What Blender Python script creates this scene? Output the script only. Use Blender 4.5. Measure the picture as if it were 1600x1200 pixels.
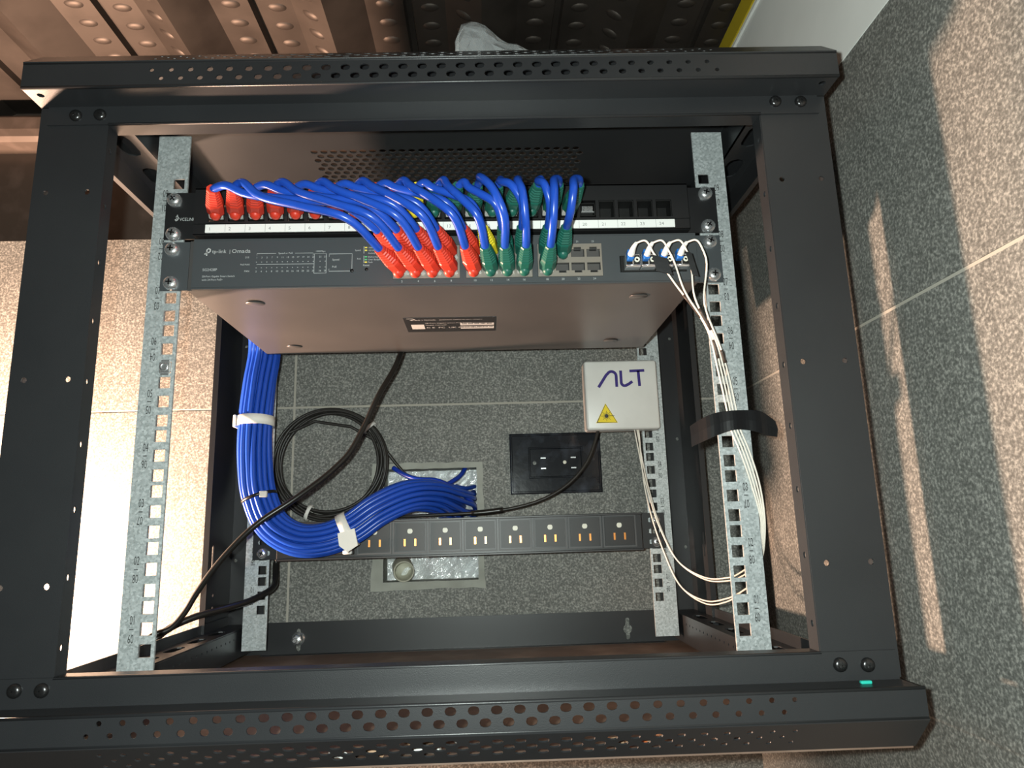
import bpy, bmesh, math, random
from mathutils import Vector, Matrix
from mathutils.geometry import delaunay_2d_cdt
random.seed(7)
for o in list(bpy.data.objects): bpy.data.objects.remove(o)
SC = bpy.context.scene
COL = SC.collection
MM = 0.001
Z0 = 1600.0           # rack datum (bottom of unit 1) above the floor, mm
PI = math.pi

# ---------------------------------------------------------------- camera, lights, exposure
cam = bpy.data.cameras.new('camera'); cam.sensor_width = 36; cam.lens = 1092/1600*36; cam.clip_start = 0.01
CO = bpy.data.objects.new('camera', cam); COL.objects.link(CO)
RX = Vector((0.99901485, -0.03382483, -0.02872634)); RY = Vector((-0.02120553, 0.20477216, -0.97857993)); RZ = Vector((0.03898265, 0.97822505, 0.20385316))
CP = Vector((31.4, -573.1, 88.97))
CO.matrix_world = Matrix(((RX.x, -RY.x, -RZ.x, CP.x*MM), (RX.y, -RY.y, -RZ.y, CP.y*MM), (RX.z, -RY.z, -RZ.z, (CP.z+Z0)*MM), (0, 0, 0, 1)))
SC.camera = CO
SC.view_settings.view_transform = 'Standard'; SC.view_settings.look = 'None'; SC.view_settings.gamma = 1
SC.view_settings.use_curve_mapping = False
SC.view_settings.exposure = 0.0
W = bpy.data.worlds.new('world'); SC.world = W; W.use_nodes = True
W.node_tree.nodes['Background'].inputs[0].default_value = (1.0, 0.9, 0.8, 1)
W.node_tree.nodes['Background'].inputs[1].default_value = 0.02

def lamp(name, kind, loc, power, col, size, **k):
    l = bpy.data.lights.new(name, kind); l.energy = power; l.color = col
    if kind in ('POINT', 'SPOT'): l.shadow_soft_size = size
    for a, b in k.items(): setattr(l, a, b)
    o = bpy.data.objects.new(name, l); COL.objects.link(o)
    o.location = (loc[0]*MM, loc[1]*MM, (loc[2]+Z0)*MM)
    return o
lamp('phone_flash', 'POINT', (8, -576, 100), 19.5, (0.90, 1.0, 0.94), 0.006)
lamp('work_lamp', 'POINT', (-640, 203, 20), 88, (1.0, 0.65, 0.46), 0.03)      # builder's lamp just left of the rack, near the wall

# ---------------------------------------------------------------- materials
MATS = {}
def mat(name, col, rough=0.5, metal=0.0, spec=0.5, alpha=None, trans=0.0, noise=None, bump=None, ior=1.45, coat=0.0):
    """noise=(scale, col2, contrast lo, hi); bump=(scale, strength)"""
    m = bpy.data.materials.new(name); m.use_nodes = True
    nt = m.node_tree; b = nt.nodes['Principled BSDF']
    b.inputs['Base Color'].default_value = (*col, 1); b.inputs['Roughness'].default_value = rough
    b.inputs['Metallic'].default_value = metal; b.inputs['Specular IOR Level'].default_value = spec
    b.inputs['Transmission Weight'].default_value = trans; b.inputs['IOR'].default_value = ior
    b.inputs['Coat Weight'].default_value = coat
    if alpha is not None: b.inputs['Alpha'].default_value = alpha
    tc = nt.nodes.new('ShaderNodeTexCoord')
    if noise:
        n = nt.nodes.new('ShaderNodeTexNoise'); n.inputs['Scale'].default_value = noise[0]; n.inputs['Detail'].default_value = 4
        nt.links.new(tc.outputs['Object'], n.inputs['Vector'])
        r = nt.nodes.new('ShaderNodeValToRGB'); r.color_ramp.elements[0].position = noise[2]; r.color_ramp.elements[1].position = noise[3]
        r.color_ramp.elements[0].color = (*col, 1); r.color_ramp.elements[1].color = (*noise[1], 1)
        nt.links.new(n.outputs['Fac'], r.inputs['Fac']); nt.links.new(r.outputs['Color'], b.inputs['Base Color'])
    if bump:
        n = nt.nodes.new('ShaderNodeTexNoise'); n.inputs['Scale'].default_value = bump[0]; n.inputs['Detail'].default_value = 3
        nt.links.new(tc.outputs['Object'], n.inputs['Vector'])
        u = nt.nodes.new('ShaderNodeBump'); u.inputs['Strength'].default_value = bump[1]; u.inputs['Distance'].default_value = 0.0006
        nt.links.new(n.outputs['Fac'], u.inputs['Height']); nt.links.new(u.outputs['Normal'], b.inputs['Normal'])
    MATS[name] = m
    return m
mat('black_metal', (0.017, 0.018, 0.020), 0.36, bump=(1800, 0.12), noise=(7, (0.024, 0.025, 0.027), 0.35, 0.7))
mat('tray_metal', (0.15, 0.095, 0.07), 0.5, noise=(22, (0.27, 0.19, 0.145), 0.45, 0.75))
mat('charcoal', (0.052, 0.058, 0.063), 0.45, bump=(2500, 0.1))
mat('charcoal_under', (0.062, 0.060, 0.060), 0.34, bump=(2500, 0.08), noise=(12, (0.074, 0.071, 0.070), 0.4, 0.7))
mat('panel_black', (0.012, 0.012, 0.013), 0.42, bump=(2500, 0.1))
mat('port_dark', (0.006, 0.006, 0.006), 0.5)
mat('port_metal', (0.36, 0.33, 0.29), 0.42, 0.7)
mat('steel', (0.74, 0.76, 0.78), 0.25, 0.85, bump=(300, 0.05))
mat('dark_screw', (0.06, 0.06, 0.062), 0.25, 0.85)
mat('red', (0.58, 0.040, 0.020), 0.42)
mat('green', (0.012, 0.105, 0.078), 0.4)
mat('yellow_plastic', (0.75, 0.60, 0.03), 0.4)
mat('blue', (0.012, 0.062, 0.40), 0.28, noise=(60, (0.015, 0.072, 0.45), 0.3, 0.7))
mat('blue_dark', (0.008, 0.040, 0.36), 0.3)
mat('black_cable', (0.012, 0.011, 0.010), 0.32)
mat('drop_cable', (0.022, 0.020, 0.018), 0.42)
mat('white_plastic', (0.68, 0.67, 0.64), 0.38, noise=(25, (0.62, 0.61, 0.58), 0.45, 0.75))
mat('strap_white', (0.78, 0.76, 0.71), 0.65, bump=(900, 0.2))
mat('fiber', (0.84, 0.77, 0.68), 0.4)
mat('sleeve', (0.05, 0.035, 0.028), 0.5)
mat('boot_white', (0.82, 0.82, 0.80), 0.35)
mat('lc_blue', (0.02, 0.16, 0.55), 0.4)
mat('label_white', (0.80, 0.80, 0.78), 0.6)
mat('print_white', (0.42, 0.44, 0.44), 0.6)
mat('print_grey', (0.22, 0.22, 0.22), 0.6)
mat('print_dark', (0.035, 0.035, 0.035), 0.6)
mat('print_indigo', (0.028, 0.012, 0.16), 0.5)
mat('led_green', (0.10, 0.45, 0.18), 0.4)
mat('led_amber', (0.75, 0.62, 0.10), 0.4)
mat('sign_yellow', (0.82, 0.62, 0.02), 0.5)
mat('tape', (0.011, 0.011, 0.012), 0.30, bump=(60, 0.4))
mat('plate_black', (0.012, 0.014, 0.018), 0.16, noise=(45, (0.05, 0.058, 0.075), 0.52, 0.8), bump=(70, 0.25), coat=0.3)  # bluish noise paints the protective film's reflections into the base colour
mat('copper', (0.80, 0.33, 0.10), 0.3, 0.9)
mat('socket_white', (0.85, 0.82, 0.70), 0.4)
mat('pvc', (0.42, 0.41, 0.33), 0.5)
mat('plaster', (0.36, 0.365, 0.325), 0.85, noise=(40, (0.28, 0.285, 0.25), 0.4, 0.75), bump=(120, 0.6))
mat('white_wall', (0.86, 0.86, 0.83), 0.8, noise=(9, (0.80, 0.80, 0.77), 0.4, 0.7))
mat('yellow_foam', (0.55, 0.40, 0.015), 0.75, bump=(60, 0.6))
mat('grout', (0.40, 0.375, 0.325), 0.85)
mat('deck', (0.105, 0.088, 0.077), 0.55, 0.8, noise=(14, (0.06, 0.05, 0.044), 0.42, 0.72), bump=(30, 0.15))
mat('beam', (0.11, 0.085, 0.07), 0.5, 0.3, noise=(30, (0.17, 0.13, 0.11), 0.5, 0.75))
mat('floor', (0.055, 0.052, 0.048), 0.7, noise=(30, (0.075, 0.07, 0.065), 0.4, 0.7))
mat('scrap_tan', (0.42, 0.27, 0.17), 0.6)
mat('scrap_orange', (0.65, 0.16, 0.05), 0.5)
mat('teal', (0.02, 0.48, 0.38), 0.5)
mat('plastic_film', (0.80, 0.84, 0.86), 0.12, spec=0.8, alpha=0.15)

def galv_mat():
    m = bpy.data.materials.new('galvanised'); m.use_nodes = True; nt = m.node_tree; b = nt.nodes['Principled BSDF']
    tc = nt.nodes.new('ShaderNodeTexCoord'); v = nt.nodes.new('ShaderNodeTexVoronoi'); v.inputs['Scale'].default_value = 620
    n = nt.nodes.new('ShaderNodeTexNoise'); n.inputs['Scale'].default_value = 260; n.inputs['Detail'].default_value = 3
    mx = nt.nodes.new('ShaderNodeMixRGB'); mx.inputs[0].default_value = 0.35
    nt.links.new(tc.outputs['Object'], n.inputs['Vector']); nt.links.new(tc.outputs['Object'], mx.inputs[1]); nt.links.new(n.outputs['Color'], mx.inputs[2])
    nt.links.new(tc.outputs['Object'], v.inputs['Vector'])
    sp = nt.nodes.new('ShaderNodeSeparateColor'); nt.links.new(v.outputs['Color'], sp.inputs[0])
    r = nt.nodes.new('ShaderNodeValToRGB'); r.color_ramp.elements[0].color = (0.36, 0.395, 0.40, 1); r.color_ramp.elements[1].color = (0.58, 0.62, 0.63, 1)
    nt.links.new(sp.outputs[0], r.inputs[0]); nt.links.new(r.outputs[0], b.inputs['Base Color'])
    r2 = nt.nodes.new('ShaderNodeMapRange'); r2.inputs[3].default_value = 0.38; r2.inputs[4].default_value = 0.6
    nt.links.new(sp.outputs[1], r2.inputs[0]); nt.links.new(r2.outputs[0], b.inputs['Roughness'])
    b.inputs['Metallic'].default_value = 0.45; b.inputs['Specular IOR Level'].default_value = 0.5
    MATS['galv'] = m
galv_mat()

def tile_mat():
    m = bpy.data.materials.new('granite_tile'); m.use_nodes = True; nt = m.node_tree; b = nt.nodes['Principled BSDF']
    tc = nt.nodes.new('ShaderNodeTexCoord')
    n1 = nt.nodes.new('ShaderNodeTexNoise'); n1.inputs['Scale'].default_value = 430; n1.inputs['Detail'].default_value = 3; n1.inputs['Roughness'].default_value = 0.6
    n2 = nt.nodes.new('ShaderNodeTexNoise'); n2.inputs['Scale'].default_value = 5; n2.inputs['Detail'].default_value = 5
    for n in (n1, n2): nt.links.new(tc.outputs['Object'], n.inputs['Vector'])
    r = nt.nodes.new('ShaderNodeValToRGB'); e = r.color_ramp.elements
    e[0].position = 0.36; e[0].color = (0.105, 0.106, 0.098, 1); e[1].position = 0.66; e[1].color = (0.36, 0.355, 0.325, 1)
    x = e.new(0.52); x.color = (0.185, 0.186, 0.172, 1)
    nt.links.new(n1.outputs['Fac'], r.inputs[0])
    r2 = nt.nodes.new('ShaderNodeValToRGB'); r2.color_ramp.elements[0].position = 0.3; r2.color_ramp.elements[0].color = (0.82, 0.82, 0.82, 1); r2.color_ramp.elements[1].position = 0.7; r2.color_ramp.elements[1].color = (1.05, 1.05, 1.05, 1)
    nt.links.new(n2.outputs['Fac'], r2.inputs[0])
    mx = nt.nodes.new('ShaderNodeMixRGB'); mx.blend_type = 'MULTIPLY'; mx.inputs[0].default_value = 1
    nt.links.new(r.outputs[0], mx.inputs[1]); nt.links.new(r2.outputs[0], mx.inputs[2]); nt.links.new(mx.outputs[0], b.inputs['Base Color'])
    b.inputs['Roughness'].default_value = 0.62; b.inputs['Specular IOR Level'].default_value = 0.35
    u = nt.nodes.new('ShaderNodeBump'); u.inputs['Strength'].default_value = 0.35; u.inputs['Distance'].default_value = 0.0005
    nt.links.new(n1.outputs['Fac'], u.inputs['Height']); nt.links.new(u.outputs['Normal'], b.inputs['Normal'])
    MATS['tile'] = m
tile_mat()

def foil_mat():
    m = bpy.data.materials.new('foil'); m.use_nodes = True; nt = m.node_tree; b = nt.nodes['Principled BSDF']
    tc = nt.nodes.new('ShaderNodeTexCoord'); v = nt.nodes.new('ShaderNodeTexVoronoi'); v.inputs['Scale'].default_value = 720
    nt.links.new(tc.outputs['Object'], v.inputs['Vector'])
    u = nt.nodes.new('ShaderNodeBump'); u.inputs['Strength'].default_value = 0.6; u.inputs['Distance'].default_value = 0.0012
    nt.links.new(v.outputs['Distance'], u.inputs['Height']); nt.links.new(u.outputs['Normal'], b.inputs['Normal'])
    b.inputs['Base Color'].default_value = (0.92, 0.95, 0.96, 1); b.inputs['Metallic'].default_value = 0.4; b.inputs['Roughness'].default_value = 0.17
    MATS['foil'] = m
foil_mat()

# ---------------------------------------------------------------- mesh helpers (coordinates in mm, rack datum)
ORG = {}
def shear(p):      # the open front frame stands very slightly skewed against the mounting rails
    return Vector((p.x, p.y - 0.0175*p.x*max(0.0, min(1.0, (280-p.y)/380)), p.z))
FONT_CACHE = {}
def text_geo(s):
    if s not in FONT_CACHE:
        c = bpy.data.curves.new('t', 'FONT'); c.body = s; c.size = 1; c.resolution_u = 2
        o = bpy.data.objects.new('t', c)
        me = bpy.data.meshes.new_from_object(o)
        vs = [v.co.copy() for v in me.vertices]; fs = [tuple(p.vertices) for p in me.polygons]
        bpy.data.objects.remove(o); bpy.data.meshes.remove(me); bpy.data.curves.remove(c)
        FONT_CACHE[s] = (vs, fs)
    return FONT_CACHE[s]
def spline(pts, n=8):
    P = [Vector(p) for p in pts]; out = []
    for i in range(len(P)-1):
        p1, p2 = P[i], P[i+1]
        p0 = P[i-1] if i else p1*2-p2
        p3 = P[i+2] if i+2 < len(P) else p2*2-p1
        # centripetal-like: scale tangents by chord
        d = (p2-p1).length; d0 = max(1e-6, (p1-p0).length); d3 = max(1e-6, (p3-p2).length)
        m1 = ((p1-p0)/d0*d + (p2-p1)*d0/d)/(d0+d)*d if True else 0
        m2 = ((p2-p1)/d*d3 + (p3-p2)*d/d3)/(d+d3)*d
        for k in range(n):
            t = k/n; t2 = t*t; t3 = t2*t
            out.append(p1*(2*t3-3*t2+1)+m1*(t3-2*t2+t)+p2*(-2*t3+3*t2)+m2*(t3-t2))
    out.append(P[-1]); return out
def bez(p0, c1, c2, p1, n=20):
    p0, c1, c2, p1 = map(Vector, (p0, c1, c2, p1))
    return [p0*(1-t)**3+c1*3*t*(1-t)**2+c2*3*t*t*(1-t)+p1*t**3 for t in [k/n for k in range(n+1)]]
def frames(path):
    T = []
    for i in range(len(path)):
        a = path[max(0, i-1)]; b = path[min(len(path)-1, i+1)]
        T.append((b-a).normalized())
    up = Vector((0, 0, 1)) if abs(T[0].z) < 0.9 else Vector((0, 1, 0))
    N = (up - T[0]*up.dot(T[0])).normalized(); F = []
    for t in T:
        N = (N - t*N.dot(t)).normalized(); F.append((t, N, t.cross(N)))
    return F
def ngon(cx, cy, r, n=8, ry=None, rot=0.0):
    ry = r if ry is None else ry
    return [(cx+r*math.cos(2*PI*k/n+rot), cy+ry*math.sin(2*PI*k/n+rot)) for k in range(n)]
def oval(cx, cy, w, h, n=5):   # stadium, long axis along the first coordinate
    if w <= h+0.05: return ngon(cx, cy, w/2, 10, h/2)
    r = h/2; d = w/2-r; P = []
    for k in range(n): a = -PI/2+PI*k/(n-1); P.append((cx+d+r*math.cos(a), cy+r*math.sin(a)))
    for k in range(n): a = PI/2+PI*k/(n-1); P.append((cx-d+r*math.cos(a), cy+r*math.sin(a)))
    return P
def rect(x0, x1, y0, y1): return [(x0, y0), (x1, y0), (x1, y1), (x0, y1)]

class G:
    def __init__(s, sh=False): s.bm = bmesh.new(); s.sh = sh; s.mats = []; s.mi = 0
    def use(s, m):
        if m not in s.mats: s.mats.append(m)
        s.mi = s.mats.index(m); return s
    def face(s, vs, smooth=False):
        try:
            f = s.bm.faces.new(vs); f.material_index = s.mi; f.smooth = smooth; return f
        except ValueError: return None
    def poly(s, pts): s.face([s.bm.verts.new(p) for p in pts]); return s
    def box(s, x0, x1, y0, y1, z0, z1, bev=0.0, seg=1):
        b = bmesh.new(); bmesh.ops.create_cube(b, size=1)
        for v in b.verts: v.co = Vector(((x0+x1)/2+v.co.x*(x1-x0), (y0+y1)/2+v.co.y*(y1-y0), (z0+z1)/2+v.co.z*(z1-z0)))
        if bev: bmesh.ops.bevel(b, geom=list(b.edges), offset=bev, segments=seg, affect='EDGES', profile=0.5)
        s.merge(b, seg > 1); return s
    def merge(s, b, smooth=False):
        mp = {v: s.bm.verts.new(v.co) for v in b.verts}
        for f in b.faces: s.face([mp[v] for v in f.verts], smooth)
        b.free()
    def plate(s, o, ua, ub, outline, holes, t):
        o, ua, ub = Vector(o), Vector(ua).normalized(), Vector(ub).normalized(); n = ua.cross(ub)*t
        vs, fs = [], []
        for loop in [outline]+list(holes):
            if sum(loop[i-1][0]*loop[i][1]-loop[i][0]*loop[i-1][1] for i in range(len(loop))) < 0: loop = list(reversed(loop))
            fs.append(list(range(len(vs), len(vs)+len(loop)))); vs += [Vector(p) for p in loop]
        r = delaunay_2d_cdt(vs, [], fs, 1, 1e-5, True)
        co, tris, orig = r[0], r[2], r[5]
        A = [s.bm.verts.new(o+ua*c.x+ub*c.y) for c in co]; B = [s.bm.verts.new(o+ua*c.x+ub*c.y+n) for c in co]
        cnt = {}
        for f, og in zip(tris, orig):
            if list(og) != [0]: continue
            a2 = sum(co[f[i]].x*co[f[(i+1) % len(f)]].y-co[f[(i+1) % len(f)]].x*co[f[i]].y for i in range(len(f)))
            f = list(f) if a2 > 0 else list(reversed(f))
            s.face([B[i] for i in f]); s.face([A[i] for i in reversed(f)])
            for i in range(len(f)):
                e = (f[i], f[(i+1) % len(f)]); cnt[e] = 1
        for (i, j) in cnt:
            if (j, i) not in cnt: s.face([A[i], A[j], B[j], B[i]])
        return s
    def tube(s, path, r, seg=8, cap=True, flat=1.0, rfun=None):
        path = [Vector(p) for p in path]; F = frames(path); R = []
        for i, (p, (t, n, b)) in enumerate(zip(path, F)):
            rr = r if rfun is None else rfun(i/(len(path)-1))
            R.append([s.bm.verts.new(p+n*rr*math.cos(2*PI*k/seg)+b*rr*flat*math.sin(2*PI*k/seg)) for k in range(seg)])
        for a, b in zip(R, R[1:]):
            for k in range(seg): s.face([a[k], a[(k+1) % seg], b[(k+1) % seg], b[k]], True)
        if cap: s.face(list(reversed(R[0]))); s.face(R[-1])
        return s
    def lathe(s, prof, c, ax, seg=12, smooth=True):
        c, ax = Vector(c), Vector(ax).normalized()
        u = ax.orthogonal().normalized(); v = ax.cross(u); R = []
        for (r, h) in prof:
            if r <= 1e-6: R.append([s.bm.verts.new(c+ax*h)]*seg)
            else: R.append([s.bm.verts.new(c+ax*h+u*r*math.cos(2*PI*k/seg)+v*r*math.sin(2*PI*k/seg)) for k in range(seg)])
        for a, b in zip(R, R[1:]):
            for k in range(seg):
                q = []
                for w in (a[k], a[(k+1) % seg], b[(k+1) % seg], b[k]):
                    if w not in q: q.append(w)
                if len(q) > 2: s.face(q, smooth)
        return s
    def loft(s, secs, smooth=False, cap=True):
        R = [[s.bm.verts.new(p) for p in q] for q in secs]; m = len(R[0])
        for a, b in zip(R, R[1:]):
            for k in range(m): s.face([a[k], a[(k+1) % m], b[(k+1) % m], b[k]], smooth)
        if cap: s.face(list(reversed(R[0]))); s.face(R[-1])
        return s
    def text(s, t, o, size, ua=(1, 0, 0), ub=(0, 0, 1), align='l', sx=1.0, rot=False):
        vs, fs = text_geo(t); ua, ub, o = Vector(ua), Vector(ub), Vector(o)
        w = max((v.x for v in vs), default=0); off = {'l': 0, 'c': -w/2, 'r': -w}[align]
        k = -1 if rot else 1
        N = [s.bm.verts.new(o+ua*(v.x+off)*size*sx*k+ub*v.y*size*k) for v in vs]
        for f in fs: s.face([N[i] for i in f])
        return s
    def ribbon(s, pts, w, o, ua=(1, 0, 0), ub=(0, 0, 1)):
        o, ua, ub = Vector(o), Vector(ua), Vector(ub); P = [Vector((p[0], p[1])) for p in pts]; prev = None
        for i, p in enumerate(P):
            t = (P[min(i+1, len(P)-1)]-P[max(i-1, 0)]).normalized(); n = Vector((-t.y, t.x))*w/2
            cur = [s.bm.verts.new(o+ua*q.x+ub*q.y) for q in (p+n, p-n)]
            if prev: s.face([prev[0], prev[1], cur[1], cur[0]])
            prev = cur
        return s
    def mesh(s, name, org):
        if s.sh:
            for v in s.bm.verts: v.co = shear(v.co)
        org = Vector(org)
        for v in s.bm.verts: v.co = (v.co-org)*MM
        bmesh.ops.recalc_face_normals(s.bm, faces=s.bm.faces)
        me = bpy.data.meshes.new(name); s.bm.to_mesh(me); s.bm.free()
        for m in s.mats: me.materials.append(MATS[m])
        return me
    def build(s, name, m=None, parent=None, org=None, **tags):
        if m: s.mats = [m]
        if org is None:
            if parent is not None: org = ORG[parent.name]
            else:
                c = [v.co for v in s.bm.verts]
                org = ((min(v.x for v in c)+max(v.x for v in c))/2, (min(v.y for v in c)+max(v.y for v in c))/2, min(v.z for v in c))
        me = s.mesh(name, org)
        return link(name, me, org, parent, **tags)
def link(name, data, org, parent=None, rot=None, label=None, cat=None, group=None, kind=None):
    o = bpy.data.objects.new(name, data); COL.objects.link(o); ORG[o.name] = Vector(org)
    if parent is not None:
        o.parent = parent; o.location = (Vector(org)-ORG[parent.name])*MM
    else: o.location = (Vector(org)+Vector((0, 0, Z0)))*MM
    if rot is not None: o.rotation_euler = rot
    if label: o['label'] = label
    if cat: o['category'] = cat
    if group: o['group'] = group
    if kind: o['kind'] = kind
    return o
def thing(name, org, label, cat, group=None, kind=None): return link(name, None, org, None, None, label, cat, group, kind)

# ================================================================ THE SETTING
YW, XW, ZT = 341.5, 359.5, 493.0
HX0, HX1, HZ0, HZ1 = -101.0, 18.6, 28.7, 169.5          # hole knocked through the rear wall
X_, Y_, Z_ = (1, 0, 0), (0, 1, 0), (0, 0, 1)
wr = G().plate((0, YW+3, 0), X_, Z_, rect(-2400, XW+3, -1600, ZT), [rect(HX0, HX1, HZ0, HZ1)], 2.2).build('wall_rear', 'grout', org=(0, YW+3, -1600), kind='structure')
cols = [(-2016, -1420.5), (-1417.5, -820.5), (-817.5, -220.6), (-217.6, XW+2)]
rows = [(-1600, -948), (-945, -348), (-345, 252.5), (255.3, ZT)]
for (a, b) in cols:
    for (c, d) in rows:
        hole = [rect(HX0, HX1, HZ0, HZ1)] if (a < HX0 < b and c < HZ0 < d) else []
        G().plate((0, YW+3, 0), X_, Z_, rect(a, b, c, d), hole, 3.0).build('tile', 'tile', wr)
g = G()                                                   # lining of the knocked-out opening
g.box(HX0-6, HX0, YW+3, 395, HZ0-6, HZ1+6).box(HX1, HX1+6, YW+3, 395, HZ0-6, HZ1+6).box(HX0, HX1, YW+3, 395, HZ0-6, HZ0).box(HX0, HX1, YW+3, 395, HZ1, HZ1+6)
g.build('opening_lining', 'plaster', wr)
g = G(); nx, nz = 26, 30; rv = {}
for i in range(nx+1):
    for j in range(nz+1):
        rv[i, j] = g.bm.verts.new((HX0+(HX1-HX0)*i/nx, 378+random.uniform(-2.2, 2.2)+4*math.sin(i*.9)*math.sin(j*.7), HZ0+(HZ1-HZ0)*j/nz))
for i in range(nx):
    for j in range(nz): g.face([rv[i, j], rv[i+1, j], rv[i+1, j+1], rv[i, j+1]])
g.build('foil_sheet', 'foil', wr)
def rough_loop(x0, x1, z0, z1, amp, n=9):
    P = []
    for (a, b) in (((x0, z0), (x1, z0)), ((x1, z0), (x1, z1)), ((x1, z1), (x0, z1)), ((x0, z1), (x0, z0))):
        for k in range(n):
            t = k/n; P.append((a[0]+(b[0]-a[0])*t+random.uniform(-amp, amp), a[1]+(b[1]-a[1])*t+random.uniform(-amp, amp)))
    return P
G().plate((0, YW, 0), X_, Z_, rough_loop(HX0-15, HX1+8, HZ0-10, HZ1+8, 1.3), [rough_loop(HX0, HX1, HZ0, HZ1, .5)], 1.6).build('plaster_surround', 'plaster', wr)

wl = G().plate((XW+3, 0, 0), (0, -1, 0), Z_, rect(-YW-50, 1800, -1600, ZT), [], 2.2).build('wall_right', 'grout', org=(XW+3, 0, -1600), kind='structure')
for (a, b) in ((-YW, 257), (260, 858), (861, 1800)):
    for (c, d) in rows: G().plate((XW+3, 0, 0), (0, -1, 0), Z_, rect(a, b, c, d), [], 3.0).build('tile', 'tile', wl)
g = G().plate((XW+6, 0, 0), (0, -1, 0), Z_, rect(-470, 1800, ZT, 800), [], 7.0)
g.build('plaster_band', 'white_wall', wl)
P = []
for k in range(41): P.append((-400+55*k, 686+random.uniform(-1.5, 1.5)))
P += [(1800, 712), (-400, 712)]
G().plate((XW-1, 0, 0), (0, -1, 0), Z_, P, [], 5.0).build('foam_bead', 'yellow_foam', wl)
P = []
for k in range(41): P.append((-400+55*k, 680.5+random.uniform(-2, 2)))
P += [(1800, 688.5), (-400, 688.5)]
G().plate((XW-1, 0, 0), (0, -1, 0), Z_, P, [], 3.0).build('plaster_smear', 'white_wall', wl)

G().box(-2400, XW+40, -2000, 460, -1640, -1600).build('floor', 'floor', kind='structure')
# profiled steel deck overhead
PER, X00, ZD, DH = 185.0, -518.0, 692.0, 27.0
prof = []
for k in range(-8, 5):
    b = X00+PER*k
    prof += [(b, ZD), (b+44, ZD+DH), (b+90, ZD+DH), (b+92, ZD+DH+9), (b+99, ZD+DH+9), (b+101, ZD+DH), (b+141, ZD+DH)]
prof.append((X00+PER*5, ZD))
g = G(); pv = None
for (x, z) in prof:
    cur = [g.bm.verts.new((x, -1600, z)), g.bm.verts.new((x, 470, z)), g.bm.verts.new((x, 470, z+1.5)), g.bm.verts.new((x, -1600, z+1.5))]
    if pv:
        for a in range(4): g.face([pv[a], pv[(a+1) % 4], cur[(a+1) % 4], cur[a]])
    pv = cur
ceil = g.build('ceiling', 'deck', org=(0, 0, ZD), kind='structure')
em = G().lathe([(0, -2.4), (3, -2.3), (5.4, -1.6), (6.8, -.5), (7.8, .5)], (0, 0, 0), Z_, 12)
for v in em.bm.verts: v.co.x *= 1.55; v.co.y *= .95
em.mats = ['deck']; em = em.mesh('embossment', (0, 0, 0))
sl = math.atan2(DH, 44)
for k in range(0, 5):
    b = X00+PER*k
    for j in range(9):
        y = 105+32*j
        link('embossment', em, (b+68, y, ZD+DH), ceil); link('embossment', em, (b+122, y+6, ZD+DH), ceil)
        link('embossment', em, (b+163, y+3, ZD+DH*.5), ceil, rot=(0, sl, 0))
g = G().box(-2400, XW+3, 392, 396, 440, 730)
g.box(-2400, XW+3, YW+3, 392, ZT-8, ZT-.3)
g.build('trim_1', 'beam', kind='structure')
g = G(); sec = [(356, 692), (350, 686), (350, 668), (353, 658), (360, 653), (392, 653), (392, 692)]
g.loft([[(x, y, z) for (y, z) in sec] for x in (-2400, XW)]); g.build('trim_2', 'beam', kind='structure')

# ================================================================ THE RACK
rack = thing('server_rack', (0, 110, -52), 'open black steel wall rack with galvanised mounting rails on the tiled wall', 'rack')
W2, WI, YF, YC = 298.0, 247.0, -93.0, -118.0
def hsize(x):
    c = min(1.0, max(0.0, (1-abs(x)/218)*1.7)); return 3.0+4.2*c, 3.0+2.0*c
def rowh(x0, n, b):
    out = []
    for k in range(n):
        x = x0+14*k; w, h = hsize(x); out.append(oval(x, b, w, h))
    return out
s2 = math.sqrt(.5)
# top cap
tc = G(True)
tc.plate((0, YC+1.2, 0), X_, Z_, rect(-W2, W2, 410, 430), rowh(-205.5, 30, 423.4)+rowh(-198.5, 30, 416.6), 1.2)
tc.plate((0, YC, 430), X_, (0, 20, 19), rect(-W2, W2, 0, 27.6), rowh(-205.5, 30, 7)+rowh(-198.5, 30, 13.5)+rowh(-205.5, 30, 20), 1.0)
tc.plate((0, YC, 410), X_, Y_, rect(-W2, W2, 0, 25), [ngon(s*(W2-9), 9, 2.6) for s in (-1, 1)], 1.2)
for s in (-1, 1):
    for x in ((-W2, -W2+1.2) if s < 0 else (W2-1.2, W2),):
        tc.loft([[(x[0], y, z), (x[1], y, z)] for (y, z) in ()] or [[(xx, y, z) for (y, z) in ((YC+.6, 410.5), (-93, 410.5), (340, 410.5), (340, 449), (-98, 449), (YC+.6, 430))] for xx in x])
for (y, z) in ((YC+.9, 410.6), (YC+.9, 429.6), (YF-.4, 411)): tc.tube([(-W2, y, z), (0, y, z), (W2, y, z)], 1.25, 10)
tcap = tc.build('top_cap', 'black_metal', rack)
hx = []
for j in range(15):
    for k in range(28):
        x = -127+9.3*k+(4.65 if j % 2 else 0)
        if x < 129: hx.append(ngon(x, 41+8.05*j, 3.55, 8))
G(True).plate((0, 0, 448), X_, Y_, rect(-W2+1, W2-1, -98, 340), hx, 1.2).build('top_panel', 'black_metal', rack)
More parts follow.
